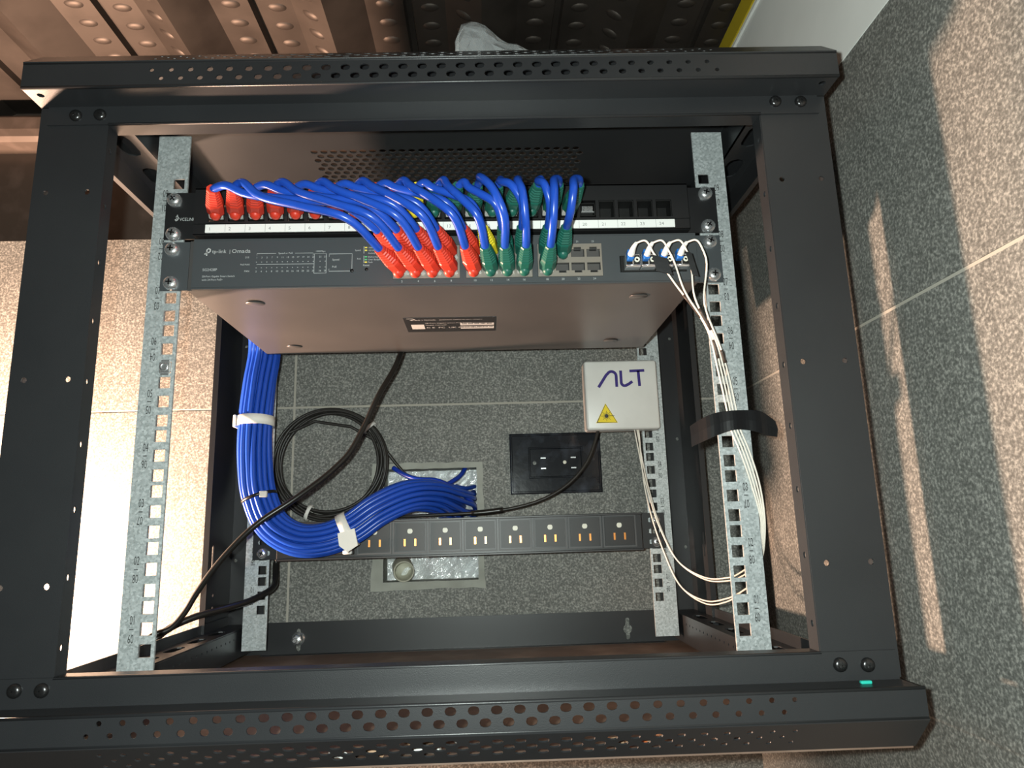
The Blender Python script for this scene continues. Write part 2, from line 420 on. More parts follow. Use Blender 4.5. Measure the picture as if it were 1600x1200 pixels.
# bottom cap and tray
bc = G(True)
bc.plate((0, YC+1.2, 0), X_, Z_, rect(-W2, W2, -31, -13), rowh(-203.5, 31, -17.6)+rowh(-210.5, 31, -24.6), 1.2)
bc.plate((0, -98, -51), X_, (0, -20, 20), rect(-W2, W2, 0, 28.3), rowh(-203.5, 31, 21.5)+rowh(-196.5, 30, 15.5)+rowh(-203.5, 31, 9.5), 1.0)
bc.plate((0, YC, -14), X_, Y_, rect(-W2, W2, 0, 26), [], 1.0)
for x in ((-W2, -W2+1.2), (W2-1.2, W2)):
    bc.loft([[(xx, y, z) for (y, z) in ((YC+.6, -13), (340, -13), (340, -51.5), (-98, -51.5), (YC+.6, -31))] for xx in x])
for (y, z) in ((YC+.9, -13.6), (YC+.9, -30.6)): bc.tube([(-W2, y, z), (0, y, z), (W2, y, z)], 1.25, 10)
bc.build('bottom_cap', 'black_metal', rack)
G(True).plate((0, 0, -53), X_, Y_, rect(-W2+1, W2-1, -98, 340), [], 1.2).build('bottom_panel', 'tray_metal', rack)
# front bars
g = G(True).plate((0, YF, 0), X_, Z_, rect(-W2+6, W2-6, 395, 411), [], 1.4); g.box(-WI, WI, YF, YF+14, 395, 396.2); g.tube([(-WI, YF-.3, 395.8), (0, YF-.3, 395.8), (WI, YF-.3, 395.8)], 1.2, 10)
tb = g.build('top_bar', 'black_metal', rack)
g = G(True).plate((0, YF, 0), X_, Z_, rect(-W2+2, W2-2, -13.5, 5), [], 1.4); g.box(-WI, WI, YF, YF+14, 3.8, 5); g.tube([(-WI, YF-.3, 4.2), (0, YF-.3, 4.2), (WI, YF-.3, 4.2)], 1.2, 10)
bb = g.build('bottom_bar', 'black_metal', rack)
# front posts
for s in (-1, 1):
    x0, x1 = sorted((s*WI, s*W2))
    g = G(True).plate((0, YF+1.5, 0), X_, Z_, rect(x0, x1, -12, 411), [ngon(s*xx, z, 2.1, 10) for xx in (258, 288) for z in (61, 200, 341)], 1.5)
    fh = [oval(z, 6, 4.6, 3.6) for z in [22+44.35*k for k in range(9)]]
    g.plate((s*WI+(.6 if s > 0 else -.6), YF+.5, 0), Z_, Y_, rect(-12, 411, 0, 14), fh, 1.2)
    g.box(s*W2-.6, s*W2+.6, YF+1.5, YF+62, -12, 411)
    g.build('front_post', 'black_metal', rack)
# rear posts, rear bars
for s in (-1, 1):
    x0, x1 = sorted((s*WI, s*W2))
    g = G().plate((0, 339, 0), X_, Z_, rect(x0, x1, -52, 449), [ngon(s*xx, z, 2.1, 10) for xx in (284,) for z in (61, 200, 337)], 1.5)
    g.plate((s*290+.7, 0, 0), Y_, Z_, rect(250, 339, -52, 449), [oval(283, z, 4, 4) for z in (10, 24)]+[[(y, z) for (z, y) in oval(66, 276, 30, 5)]], -1.4)
    g.box(*sorted((s*284, s*290)), 249, 250.4, -52, 449)
    g.build('rear_post', 'black_metal', rack)
def keyhole(x, z):        # slot with a round middle, one outline
    P = []
    for k in range(7): t = -PI/2+0.5+(PI-1.0)*k/6; P.append((x+5.6*math.cos(t), z-1+5.6*math.sin(t)))
    for k in range(5): t = PI*k/4; P.append((x+2.7*math.cos(t), z+10+2.7*math.sin(t)))
    for k in range(7): t = PI/2+0.5+(PI-1.0)*k/6; P.append((x+5.6*math.cos(t), z-1+5.6*math.sin(t)))
    for k in range(5): t = PI+PI*k/4; P.append((x+2.7*math.cos(t), z-11+2.7*math.sin(t)))
    return P
def keyholes(z): return [keyhole(x, z) for x in (-202.6, 202.6)]
rb = G().plate((0, 336, 0), X_, Z_, rect(-WI, WI, -52, -14.5), keyholes(-35), 1.5); rb.box(-WI, WI, 325, 336, -53, -51.6)
rb.build('rear_bar', 'black_metal', rack)
rb = G().plate((0, 336, 0), X_, Z_, rect(-WI, WI, 410, 448), keyholes(428), 1.5); rb.build('rear_bar', 'black_metal', rack)
# side rails
for s in (-1, 1):
    for top in (0, 1):
        zs, zo, zi = ((-16, -5, -46) if not top else (421, 408, 448))
        g = G(True)
        a0, a1 = sorted((s*258, s*288)); slots = [[(q[1], q[0]) for q in oval(y, s*272, 34, 15 if top else 11)] for y in (-20, 35, 90, 145, 200, 255)]
        g.plate((0, 0, zs), X_, Y_, rect(a0, a1, -78, 330), slots, 1.2)
        b0, b1 = sorted((s*287, s*288.2)); g.box(b0, b1, -78, 330, min(zs, zo), max(zs, zo))
        if top: g.box(*sorted((s*287, s*283)), -78, 330, 396.5, 398); g.box(*sorted((s*287, s*288.2)), -78, 330, 397, 408)
        holes = [ngon(y, z, 1.3, 8) for y in [110+13*k for k in range(13)] for z in ((-24,) if not top else (436,))]
        g.plate((s*258, 0, 0), Y_, Z_, rect(-78, 330, min(zs, zi), max(zs, zi)), holes, 1.2)
        g.build('side_rail', 'black_metal', rack)
# mounting rails with square holes and stamped unit numbers
def hz(n): return (n//3)*44.45+6.35+(0, 15.875, 31.75)[n % 3]
for yr in (0.0, 279.5):
    for s in (-1, 1):
        x0, x1 = sorted((s*225, s*252.5))
        sq = [rect(s*232.55-4.8, s*232.55+4.8, hz(n)-4.8, hz(n)+4.8) for n in range(27)]
        g = G().plate((0, yr+2, 0), X_, Z_, rect(x0, x1, -38, 440), sq, 2.0)
        g.box(*sorted((s*250.7, s*252.5)), yr+2, yr+32, -38, 440)
        mr = g.build('mounting_rail', 'galv', rack)
        for n in range(1, 10):
            z = hz(3*(n-1)+1); xt = s*243.5; g = G()
            g.text('0%d' % n, (xt, yr-.15, z+3.6), 9.6, align='c', sx=.47)
            g.text('0%d' % (10-n), (xt, yr-.15, z-3.6), 9.6, align='c', sx=.47, rot=True)
            g.ribbon([(-1.6, 0), (1.6, 0)], .7, (xt, yr-.15, z))
            g.build('unit_number', 'print_dark', mr)
        if yr == 0:
            zc = hz(15); x = s*232.55
            cn = G().box(x-4.5, x+4.5, -2.6, 1, zc-4.4, zc+4.4, .6).box(x-3.5, x+3.5, -1, .5, zc+4.2, zc+6.6, .3).box(x-3.5, x+3.5, -1, .5, zc-6.6, zc-4.2, .3)
            cn.lathe([(3.4, 0), (3.4, .5), (2.2, .5), (2.2, -.4), (0, -.4)], (x, -2.6, zc), (0, -1, 0), 12)
            cn.build('cage_nut', 'steel', mr)
# frame screws (cross-head) and bolt
def screw_mesh(r, h, m, name):
    g = G(); g.mats = [m, 'dark_screw']; g.mi = 0
    g.lathe([(r, 0), (r, h*.25), (r*.93, h*.55), (r*.72, h*.85), (r*.4, h*.98), (0, h)], (0, 0, 0), (0, -1, 0), 16)
    g.mi = 1; c = r*.40; t = r*.10
    g.box(-c, c, -h*1.04, -h*.8, -t, t).box(-t, t, -h*1.04, -h*.8, -c, c)
    return g.mesh(name, (0, 0, 0))
sm = screw_mesh(4.6, 3.0, 'dark_screw', 'screw')
for i, (x, z) in enumerate([(-271, 402.5), (-253, 402.8), (259, 405), (278.5, 404.5), (-270, -2), (-253, -2.3), (258, -3), (276, -3.6)]):
    p = shear(Vector((x, YF-1.4, z))); par = tb if i < 4 else bb
    link('screw', sm, p, par, rot=(0, random.uniform(0, 1.2), 0))
g = G().lathe([(8, 0), (8, 1.6), (6, 1.6), (6, 1.7)], (-202.6, 334.5, -34), (0, -1, 0), 20)
g.lathe([(5.6, 1.6), (5.6, 7), (4.8, 7.5), (3, 7.5), (3, 17), (2.4, 18), (0, 18)], (-202.6, 334.5, -34), (0, -1, 0), 6, False)
g.build('anchor_bolt', 'steel', label='zinc anchor bolt and washer in the left keyhole of the rear bar', cat='bolt')

# ================================================================ EQUIPMENT
pscrew = screw_mesh(6.3, 5.2, 'steel', 'screw')
def port_mesh(name, w, h, d, contacts=True, notch=0):
    """open-fronted socket: walls, back and a row of contacts; front lies at y=0"""
    g = G(); g.mats = ['port_dark', 'steel']; g.mi = 0; t = .7
    g.box(-w/2, -w/2+t, 0, d, -h/2, h/2).box(w/2-t, w/2, 0, d, -h/2, h/2).box(-w/2, w/2, 0, d, -h/2, -h/2+t).box(-w/2, w/2, 0, d, h/2-t, h/2).box(-w/2, w/2, d, d+.7, -h/2, h/2)
    if contacts:
        if notch: g.box(-3, 3, 1.0, d, notch*(h/2-2.2)-.8, notch*(h/2-2.2)+.8)
        g.mi = 1
        for k in range(8): g.box(-3.7+k*1.05-.3, -3.7+k*1.05+.3, 2.4, 6, -.6+1.5*(-notch), .6+2.2*(-notch))
    return g.mesh(name, (0, 0, 0))
# ---- patch panel
PPX = lambda n: -194.0+16.75*(n-1)
PPZ, PPY = 360.6, -11.0
pp = thing('patch_panel', (0, 10, 341), 'black 24-port patch panel with numbered white label strip above the switch', 'patch panel')
ear = [[(x, z) for (z, x) in oval(z, s*232.3, 9.5, 6.4)] for s in (-1, 1) for z in (346.4, 378.4)]
holes = [rect(PPX(n)-7, PPX(n)+7, PPZ-8, PPZ+8) for n in range(1, 25)]
g = G()
g.plate((0, -1, 0), X_, Z_, rect(-241, 241, 340.8, 383.8), ear+[rect(-211, 211, 341.5, 383)], 1.6)
g.plate((0, PPY+2, 0), X_, Z_, rect(-213, 213, 340.9, 383.6), holes, 2.0)
g.box(-213, -211, PPY+2, 0, 340.9, 383.6).box(211, 213, PPY+2, 0, 340.9, 383.6).box(-213, 213, PPY, 30, 382.4, 383.8).box(-213, 213, PPY, 30, 340.6, 341.6).box(-213, 213, PPY-1.5, PPY, 350.3, 351.2)
g.build('face_plate', 'panel_black', pp)
pm1 = port_mesh('port', 14, 16, 14, False); pm2 = port_mesh('port', 13.4, 12, 10, True, 0)
for n in range(1, 25):
    p = link('port', pm1 if n > 20 else pm2, (PPX(n), PPY+1.5, PPZ), pp)
g = G()
for k in range(8): g.box(PPX(20)-4.6+k*1.2-.42, PPX(20)-4.6+k*1.2+.42, PPY-.3, PPY+2, PPZ-2.0, PPZ+2.2)
g.box(PPX(20)-5.6, PPX(20)+5.6, PPY+.4, PPY+2, PPZ-3.2, PPZ-2.2)
g.build('jack_contacts', 'steel', pp)
ls = G().box(-202.5, 199.6, PPY-1.4, PPY, 342.2, 349.6, .25).build('label_strip', 'label_white', pp)
g = G()
for n in range(1, 25): g.text(str(n), (PPX(n)-5.6, PPY-1.5, 344.0), 4.2)
for n in range(1, 24): g.ribbon([(PPX(n)+8.37, 342.3), (PPX(n)+8.37, 349.5)], .25, (0, PPY-1.48, 0))
g.build('port_numbers', 'print_grey', ls)
g = G().text('VCELINK', (-228.6, -2.75, 357.7), 4.0, sx=.84)
g.ribbon([(-231.9, 361.2), (-230.2, 361.6), (-229.6, 360.4), (-230.1, 358.6), (-231.6, 357.7), (-232.4, 358.7), (-231.2, 359.6), (-229.9, 359.4)], .75, (0, -2.7, 0))
g.ribbon([(-231.2, 362.6), (-230.2, 363.0)], .8, (0, -2.7, 0)); g.text('®', (-215.3, -2.7, 359.1), 1.9)
g.build('printed_name', 'print_white', pp)
for (x, z) in ((-233.6, 376.6), (-232.6, 345.2), (231.6, 377.6), (231.6, 346.6)):
    link('screw', pscrew, (x, -2.6, z), pp, rot=(0, random.uniform(0, 1), 0))
# ---- switch
SX = {2: -37.2, 4: -23.3, 6: -9.3, 8: 4.7, 10: 25, 12: 39, 14: 53, 16: 67, 18: 86.8, 20: 100.5, 22: 114.1, 24: 127.7}
def sport(n): return (SX[n+n % 2], 322.6 if n % 2 else 308.4)
SY = -6.0
sw = thing('network_switch', (0, 105, 294), 'charcoal rack switch with 24 network ports under the patch panel', 'network switch')
g = G()
blocks = [(SX[8*k+2]-7.6, SX[8*k+8]+7.6) for k in range(3)]
fh = [rect(a, b, 300.4, 330.4) for a, b in blocks]+[rect(150.5, 208.5, 303.5, 318.5)]
g.plate((0, SY+2, 0), X_, Z_, rect(-213.5, 218.5, 294.2, 338.6), fh, 2.0)
g.build('face_plate', 'charcoal', sw)
g = G().box(-218, 218, SY+2.2, 216, 294.0, 338.8, .9)
g.build('chassis', 'charcoal_under', sw)
g = G().box(-213.5, 218.5, SY-1.6, SY+2.2, 293.6, 295.2, .5).box(-213.5, 218.5, SY-.8, SY+2.2, 337.6, 338.9, .4)
g.build('front_lip', 'charcoal', sw)
for s in (-1, 1):
    x0, x1 = sorted((s*241, s*212))
    g = G().plate((0, -1, 0), X_, Z_, rect(x0, x1, 294.6, 338.0), [], 1.8); g.box(*sorted((s*218.2, s*219.8)), -1, 60, 296, 337)
    g.build('rack_ear', 'charcoal', sw)
for (a, b) in blocks:
    cs = [x for x in SX.values() if a < x < b]
    hs = []
    for x in cs:
        for (z, k) in ((322.6, 1), (308.4, -1)):
            q = [(x-5.8, z-k*4.6), (x+5.8, z-k*4.6), (x+5.8, z+k*2.6), (x+3.2, z+k*2.6), (x+3.2, z+k*4.6), (x-3.2, z+k*4.6), (x-3.2, z+k*2.6), (x-5.8, z+k*2.6)]
            hs.append(q if k > 0 else list(reversed(q)))
    G().plate((0, SY+1.6, 0), X_, Z_, rect(a+.2, b-.2, 300.6, 330.2), hs, 2.2).build('port_block', 'port_metal', sw)
pu = port_mesh('port', 12.2, 9.6, 11, True, 1); pd = port_mesh('port', 12.2, 9.6, 11, True, -1)
for n in range(1, 25):
    x, z = sport(n); link('port', pu if n % 2 else pd, (x, SY+1.2, z), sw)
G().box(150.8, 208.2, SY-1, SY+2, 303.6, 318.4, .3).build('transceiver_cage', 'port_dark', sw)
g = G()
zt = lambda z: (0, SY-.1, 0)
def tx(t, x, z, s, al='l', k=1.0): g.text(t, (x, SY-.15, z), s, align=al, sx=k)
tx('tp-link', -197.8, 326.2, 4.6, k=1.0); tx('|', -183.5, 326.2, 4.2); tx('Omada', -181.4, 326.2, 4.8, k=1.12)
g.ribbon([(-204.2, 325.6), (-202.2, 325.6), (-202.2, 329.2), (-200.9, 330.4), (-199.4, 329.6), (-199.4, 327.8), (-200.6, 326.8), (-203.0, 326.8)], 1.1, (0, SY-.15, 0))
g.ribbon([(-202.2, 325.6), (-202.2, 323.9)], 1.1, (0, SY-.15, 0))
tx('SG2428P', -205, 310.2, 3.3); tx('28-Port Gigabit Smart Switch', -205, 304.6, 2.3); tx('with 24-Port PoE+', -205, 301.6, 2.3)
tx('PWR', -170, 327.2, 2.0); tx('SYS', -169.8, 321.2, 2.2); tx('PoE MAX', -173.6, 314.8, 2.0); tx('FAN', -170, 308.8, 2.2)
for k in range(14):
    x = -160.2+4.35*k+(1.4 if k > 11 else 0)
    tx(str(2*k+1), x, 320.9, 2.2, 'c'); tx(str(2*k+2), x, 308.4, 2.2, 'c')
    g.ribbon([(x-.4, 317.6), (x+.4, 317.6)], .5, zt(0)); g.ribbon([(x-.4, 312.4), (x+.4, 312.4)], .5, zt(0))
tx('Speed or PoE', -136, 324.6, 2.2, 'c'); tx('1000Mbps', -106.5, 326.0, 2.0, 'c')
for q in ([(-160, 323.6), (-160, 325.2), (-144, 325.2)], [(-128, 325.2), (-112.6, 325.2), (-112.6, 323.6)], [(-160, 315.4), (-112, 315.4)],
          [(-111.6, 306.8), (-111.6, 324.4), (-101.4, 324.4), (-101.4, 306.8), (-111.6, 306.8)], [(-99, 321.6), (-99, 324), (-79.6, 324), (-79.6, 310)], [(-99, 310.6), (-99, 308.4), (-80.4, 308.4)]):
    g.ribbon(q, .38, zt(0))
tx('Speed', -96.4, 318, 2.5); tx('PoE', -96.4, 311.6, 2.5)
tx('Speed', -77.2, 326.4, 2.0); tx('PoE', -75.4, 318.6, 2.0); tx('Reset', -70.2, 312.6, 2.4)
for i, t in enumerate(('1000Mbps', '10/100Mbps', 'Activity')): tx(t, -66, 328.6-2.5*i, 2.0)
for i, t in enumerate(('Delivering Power', 'Over Budget', 'Fault')): tx(t, -66, 320.2-2.4*i, 2.0)
g.ribbon([(-69.6, 324), (-69.6, 330.6)], .4, zt(0)); g.ribbon([(-69.6, 315.4), (-69.6, 322)], .4, zt(0))
for n in range(2, 25, 2): tx(str(n), SX[n], 297.4, 2.6, 'c')
for n in range(1, 25, 2): tx(str(n), SX[n+1], 331.6, 2.3, 'c')
g.build('printed_legend', 'print_white', sw)
g = G()
for z in (329.4, 326.9): g.ribbon([(-68.9, z), (-66.9, z)], 1.2, (0, SY-.15, 0))
g.ribbon([(-68.9, 316.1), (-66.9, 316.1)], 1.2, (0, SY-.15, 0)); g.use('led_green')
for z in (321, 318.5): g.ribbon([(-68.9, z), (-66.9, z)], 1.2, (0, SY-.15, 0))
g.mats = ['led_amber', 'led_green']
for i, f in enumerate(g.bm.faces): f.material_index = 0 if i < 3 else 1
g.build('legend_lamps', None, sw)
g = G().lathe([(1.5, 0), (1.5, .3), (0, .3)], (-67.2, SY, 309.6), (0, -1, 0), 12); g.build('reset_hole', 'port_dark', sw)
g = G().lathe([(1.6, 0), (1.6, .5), (0, .5)], (-79.6, SY, 308.6), (0, -1, 0), 12); g.build('mode_button', 'port_dark', sw)
for (x, z) in ((-232.4, 331.0), (-231.6, 300.8), (231.8, 331.6), (232.6, 301.2)):
    link('screw', pscrew, (x, -2.8, z), sw, rot=(0, random.uniform(0, 1), 0))
for (x, y) in ((-172.5, 33), (173, 31), (-178, 183), (174, 183)):
    g = G().lathe([(8.4, 0), (8.2, .5), (7.6, .9), (0, 1.0)], (x, y, 294.05), (0, .12, -1), 20); g.build('foot_boss', 'charcoal_under', sw)
st = G().box(-47, 43.5, 84, 133, 293.6, 293.95).build('rating_label', 'panel_black', sw)
g = G(); U_, V_, zz = (1, 0, 0), (0, -1, 0), 293.5
def tl(t, x, y, s): g.text(t, (x, y, zz), s, U_, V_)
tl('tp-link | Omada', -41, 92, 4.0); tl('JetStream Switch', -12, 92, 3.2)
tl('28-Port Gigabit Smart PoE Switch', -27, 103, 3.4); tl('Model: SG2428P', -27, 109.6, 3.2); tl('C E  FC  UK CA  NOM', -27, 119.5, 6.0); tl('100-240V~ 50/60Hz', 9, 92, 2.6)
g.ribbon([(-44, -86), (-38, -86), (-36, -89), (-40, -90)], 1.2, (0, 0, zz), U_, V_)
for (a, b, c, d) in ((-41.5, -28.5, 106, 122), (8, 42, 103, 111), (8, 42, 114, 123)):
    g.poly([(a, c, zz), (b, c, zz), (b, d, zz), (a, d, zz)])
lg = g.build('label_print', 'print_white', st)
g = G()
for (c, n) in ((105, 26), (116.5, 26)):
    for k in range(n):
        if (k*7+int(c)) % 5: g.ribbon([(9+1.25*k, c-1.6), (9+1.25*k, c+2.2)], .6, (0, 0, 293.42), X_, Y_)
g.build('barcode_bars', 'print_dark', st)

# ---- patch cables, one per panel port
def boot_mesh(c):
    g = G(); secs = []
    def sec(y, w, h, z0=0.0):
        q = min(w, h)*.28
        return [Vector((x, y, z+z0)) for (x, z) in ((-w/2+q, -h/2), (w/2-q, -h/2), (w/2, -h/2+q), (w/2, h/2-q), (w/2-q, h/2), (-w/2+q, h/2), (-w/2, h/2-q), (-w/2, -h/2+q))]
    secs.append(sec(-3, 13.0, 12.6)); secs.append(sec(-5, 13.6, 13.2)); secs.append(sec(-17, 13.6, 13.0)); secs.append(sec(-19, 13.2, 12.4))
    w = 13.0
    for k in range(6):
        y = -20.5-3.2*k; w2 = 12.6-.72*k
        secs += [sec(y, w2-1.3, w2-2.2), sec(y-.7, w2, w2-.9), sec(y-2.3, w2-.2, w2-1.1)]
    secs.append(sec(-40, 7.8, 7.2))
    g.loft(secs)
    b = bmesh.new(); bmesh.ops.create_uvsphere(b, u_segments=14, v_segments=9, radius=1)
    for v in b.verts: v.co = Vector((v.co.x*4.7, v.co.y*5.4-6.0, v.co.z*4.9-5.2))
    g.merge(b, True); g.box(-4.8, 4.8, -16, -8, 6.0, 7.1, .5)
    g.mats = [c]; return g.mesh('plug', (0, 0, 0))
BOOT = {c: boot_mesh(c) for c in ('red', 'green', 'yellow_plastic')}
g = G().box(-5.8, 5.8, -5, 6, -4, 4, .4); g.mats = ['white_plastic']; TIPM = g.mesh('connector_tip', (0, 0, 0))
ORD = 'first second third fourth fifth sixth seventh eighth ninth tenth eleventh twelfth thirteenth fourteenth fifteenth sixteenth seventeenth eighteenth nineteenth'.split()
def dir_rot(d):          # rotate local -Y onto d
    return Vector((0, -1, 0)).rotation_difference(Vector(d).normalized()).to_euler()
for n in range(1, 20):
    c = 'red' if n <= 10 else ('yellow_plastic' if n == 11 else 'green')
    cn = {'red': 'red', 'green': 'dark green', 'yellow_plastic': 'yellow'}[c]
    sx, sz = sport(n); px = PPX(n); dx = sx-px
    P0 = Vector((px, PPY-1, PPZ)); S0 = Vector((sx, SY-1, sz))
    L = abs(dx)
    dP = Vector((.10+.0012*L, -1, .05)).normalized(); dS = Vector((-.0026*dx if L > 12 else 0, -1, .10+(.04 if n % 2 else 0))).normalized()
    Pe = P0+dP*36; Se = S0+dS*38
    t = thing('patch_cable', (px, -40, 300), 'blue patch cable with %s boots, in the %s patch panel port from the left' % (cn, ORD[n-1]), 'cable', 'patch cables between panel and switch')
    f = 7 if n % 2 == 0 else -3
    ze = sz+11+(3 if n % 2 else 0); up = 362.5
    ex_ = .78 if n < 3 else (.95 if n < 5 else (1.1 if n < 7 else 1.25))
    zf = lambda q: up-(up-ze)*q**ex_
    if L > 40:
        mid = [Pe+Vector((.05*dx+4, -9-f*.4, 1.0)), Vector((px+.22*dx+4, -59-f*.7, zf(.20))), Vector((px+.50*dx, -64-f, zf(.52))), Vector((px+.76*dx, -66-f, zf(.84)))]
    elif L > 12:
        mid = [Pe+Vector((.05*dx+1, -11, 1.0)), Vector((px+.26*dx, -66-f, zf(.16))), Vector((px+.55*dx, -76-f, zf(.5))), Vector((px+.82*dx, -74-f, zf(.86)))]
    else:
        mid = [Pe+Vector((.08*dx, -11, .5)), Vector((px+.33*dx, -68, 358)), Vector((px+.6*dx, -76, 346)), Vector((px+.85*dx, -70, 333 if n % 2 else 325))]
    path = spline([Pe-dP*3, Pe]+mid+[Se, Se-dS*3], 7)
    G().tube(path, 3.35, 10).build('cable', 'blue', t)
    for (o, d) in ((P0, dP), (S0, dS)):
        b = link('plug', BOOT[c], o, t, rot=dir_rot(d)); link('connector_tip', TIPM, ORG[b.name], b)

# ---- fibre transceivers and cords
SFX = (160, 173.5, 188.2, 202)
for i, x in enumerate(SFX):
    w = ('leftmost', 'second', 'third', 'rightmost')[i]
    t = thing('transceiver', (x, SY-6, 304), 'small metal optical transceiver, %s of the four in the switch' % w, 'transceiver', 'optical transceivers in the switch')
    G().box(x-6.4, x+6.4, SY-9, SY-1.2, 304.6, 316.5, .5).build('shell', 'steel', t)
    g = G().box(x-5.6, x-.6, SY-10, SY-8.9, 306.5, 315).box(x+.6, x+5.6, SY-10, SY-8.9, 306.5, 315); g.build('receptacle', 'port_dark', t)
    G().lathe([(2.3, 0), (2.3, 1.5), (1.2, 1.5), (1.2, .2), (0, .2)], (x+3.2, SY-9.8, 311), (0, -1, 0), 12).build('ferrule_port', 'copper' if 0 else 'socket_white', t)
    G().tube([(x-6, SY-9.2, 305.6), (x-6, SY-11.5, 305.6), (x+6, SY-11.5, 305.6), (x+6, SY-9.2, 305.6)], .55, 6).build('bail_latch', 'steel', t)
tapeY = -7.5
ends = []
for i, x in enumerate(SFX):
    w = ('leftmost', 'second', 'third', 'rightmost')[i]
    t = thing('fiber_cord', (x, -20, 180), 'thin cream fibre cord leaving the %s transceiver of the switch' % w, 'cable', 'fibre cords down the right rail')
    G().box(x-6.0, x-.6, SY-18, SY-10.1, 309, 317.5, .7).build('connector', 'lc_blue', t)
    q0 = Vector((x-3.2, SY-17.5, 312.5)); q1 = Vector((x-1.2, SY-30, 317.5))
    G().tube(spline([q0, (q0+q1)/2+Vector((-.3, 0, .6)), q1], 4), 2.6, 10, rfun=lambda u: 3.0-1.6*u).build('boot', 'boot_white', t)
    xt = 232.5+2.6*i
    pts = [q1, Vector((x+5, -41, 317.5)), Vector((x+12, -38, 308)), Vector((x+(218-x)*.45+4, -30, 284-6*i)), Vector((217+3.2*i, -20, 247-5*i)), Vector((226+2.6*i, -12, 212)), Vector((xt, -4.5, 184)), Vector((xt+2.5, -3.2, 166)), Vector((240+2.6*i, -3.2, 150)), Vector((248.5+2.2*i, -2.5, 117)), Vector((254.2+1.1*i, 1, 90)), Vector((255+1.0*i, 8, 72))]
    if i < 2: pts += [Vector((262, 50, 56-4*i)), Vector((270, 100, 44-4*i)), Vector((270, 140, 36-3*i)), Vector((258, 180, 34-2*i)), Vector((240, 215, 50)), Vector((228+i, 235, 85)), Vector((219+2*i, 248, 130)), Vector((212+3*i, 266, 206))]
    else: pts += [Vector((262, 50, 40)), Vector((268, 100, 26)), Vector((266, 140, 13+3*(i-2))), Vector((256, 170, 8+3*(i-2))), Vector((240, 205, 22)), Vector((228, 232, 64)), Vector((218, 248, 120)), Vector((214.5+i, 266, 206))]
    path = spline(pts, 8)
    G().tube(path, .8, 6).build('jacket', 'fiber', t)
    seg = path[26:31] if i % 2 == 0 else path[33:38]
    G().tube(seg, 1.35, 6).build('sleeve', 'sleeve', t)
    if i in (0, 2):
        c = path[15]; u = Vector((1, -.15, -.35)).normalized(); v = Vector((.25, .1, -1)).normalized()
        if i == 0: c = path[17]; a, b, d, e = c-u*4, c+u*9, 0, 14
        else: a, b, d, e = c-u*2.0, c+u*3.0, 2, 22
        g = G(); n_ = Vector((0, -.9, 0))
        g.loft([[a+v*d+n_*k, b+v*d+n_*k, b+v*e+n_*k, a+v*e+n_*k] for k in (1.5, 2.2)]); g.build('tape_flag', 'tape', t)
# black electrical tape over the cords on the right rail
g = G(); pv = None; N = 26
for k in range(N+1):
    u = k/N; x = 203+70*u; bow = 4*u*(1-u)
    y = -5.5-3.5*bow+(9*(0.18-u)/.18 if u < .18 else 0)+(2.0*(u-.8)/.2 if u > .8 else 0); zc = 164.5+9.5*bow-3.5*(1-u); hw = 8.8+.8*math.sin(u*9) - (2.5*(u-.85)/.15 if u > .85 else 0)
    wv = .5*math.sin(u*23)
    cur = [g.bm.verts.new((x, y+wv, zc-hw)), g.bm.verts.new((x+(1.2 if k == N else 0), y-.6+wv, zc)), g.bm.verts.new((x, y+wv, zc+hw)), g.bm.verts.new((x, y+.35+wv, zc+hw)), g.bm.verts.new((x, y-.25+wv, zc)), g.bm.verts.new((x, y+.35+wv, zc-hw))]
    if pv:
        for a in range(6): g.face([pv[a], pv[(a+1) % 6], cur[(a+1) % 6], cur[a]], False)
    else: g.face(cur)
    pv = cur
g.face(pv)
g.build('tape_strip', 'tape', label='strip of black electrical tape holding the fibre cords to the right rail', cat='tape')

# ---- optical termination box on the rear rail
bx = thing('termination_box', (198, 266, 203), 'small white square fibre box with dark lettering and a yellow laser sign', 'junction box')
G().box(153, 242, 254, 279, 203, 288, 3.0, 3).build('housing', 'white_plastic', bx)
G().box(154.2, 240.8, 266, 267, 202.6, 288.3, .3).build('cover_seam', 'print_grey', bx)
g = G(); o = (0, 253.85, 0)
def arcp(cx, cz, r, a0, a1, n=8): return [(cx+r*math.cos(math.radians(a0+(a1-a0)*k/n)), cz+r*math.sin(math.radians(a0+(a1-a0)*k/n))) for k in range(n+1)]
g.ribbon([(169.3, 254.8), (179.5, 270)]+arcp(186, 268.6, 5.6, 150, 0, 8)+[(191.6, 255)], 3.5, o)
g.ribbon([(197.4, 275.2), (197.4, 260)]+arcp(201.6, 260.4, 4.2, 180, 280, 6)+[(206.5, 258.2), (211, 261.4)], 3.5, o)
g.ribbon([(208.2, 274.4), (226.6, 274.8)], 3.4, o); g.ribbon([(219, 274.6), (219.6, 255.4)], 3.5, o)
g.build('lettering', 'print_indigo', bx)
tr = G().loft([[(164, y, 211), (190.4, y, 211), (176.4, y, 235)] for y in (253.7, 254)]).build('laser_sign', 'sign_yellow', bx)
g = G(); o = (0, 253.6, 0); c = (177, 219.5)
g.ribbon([(165.2, 211.6), (189.2, 211.6), (176.5, 233.8), (165.2, 211.6)], .9, o)
for k in range(16):
    a = 2*PI*k/16; r1 = 6.4 if k % 2 == 0 else 4.6
    g.ribbon([(c[0]+2*math.cos(a), c[1]+2*math.sin(a)), (c[0]+r1*math.cos(a), c[1]+r1*math.sin(a))], .45, o)
g.ribbon([c, (c[0]+9.5, c[1])], .6, o)
g.face([g.bm.verts.new((c[0]+2.3*math.cos(2*PI*k/14), 253.55, c[1]+2.3*math.sin(2*PI*k/14))) for k in range(14)])
g.build('laser_symbol', 'print_dark', tr)

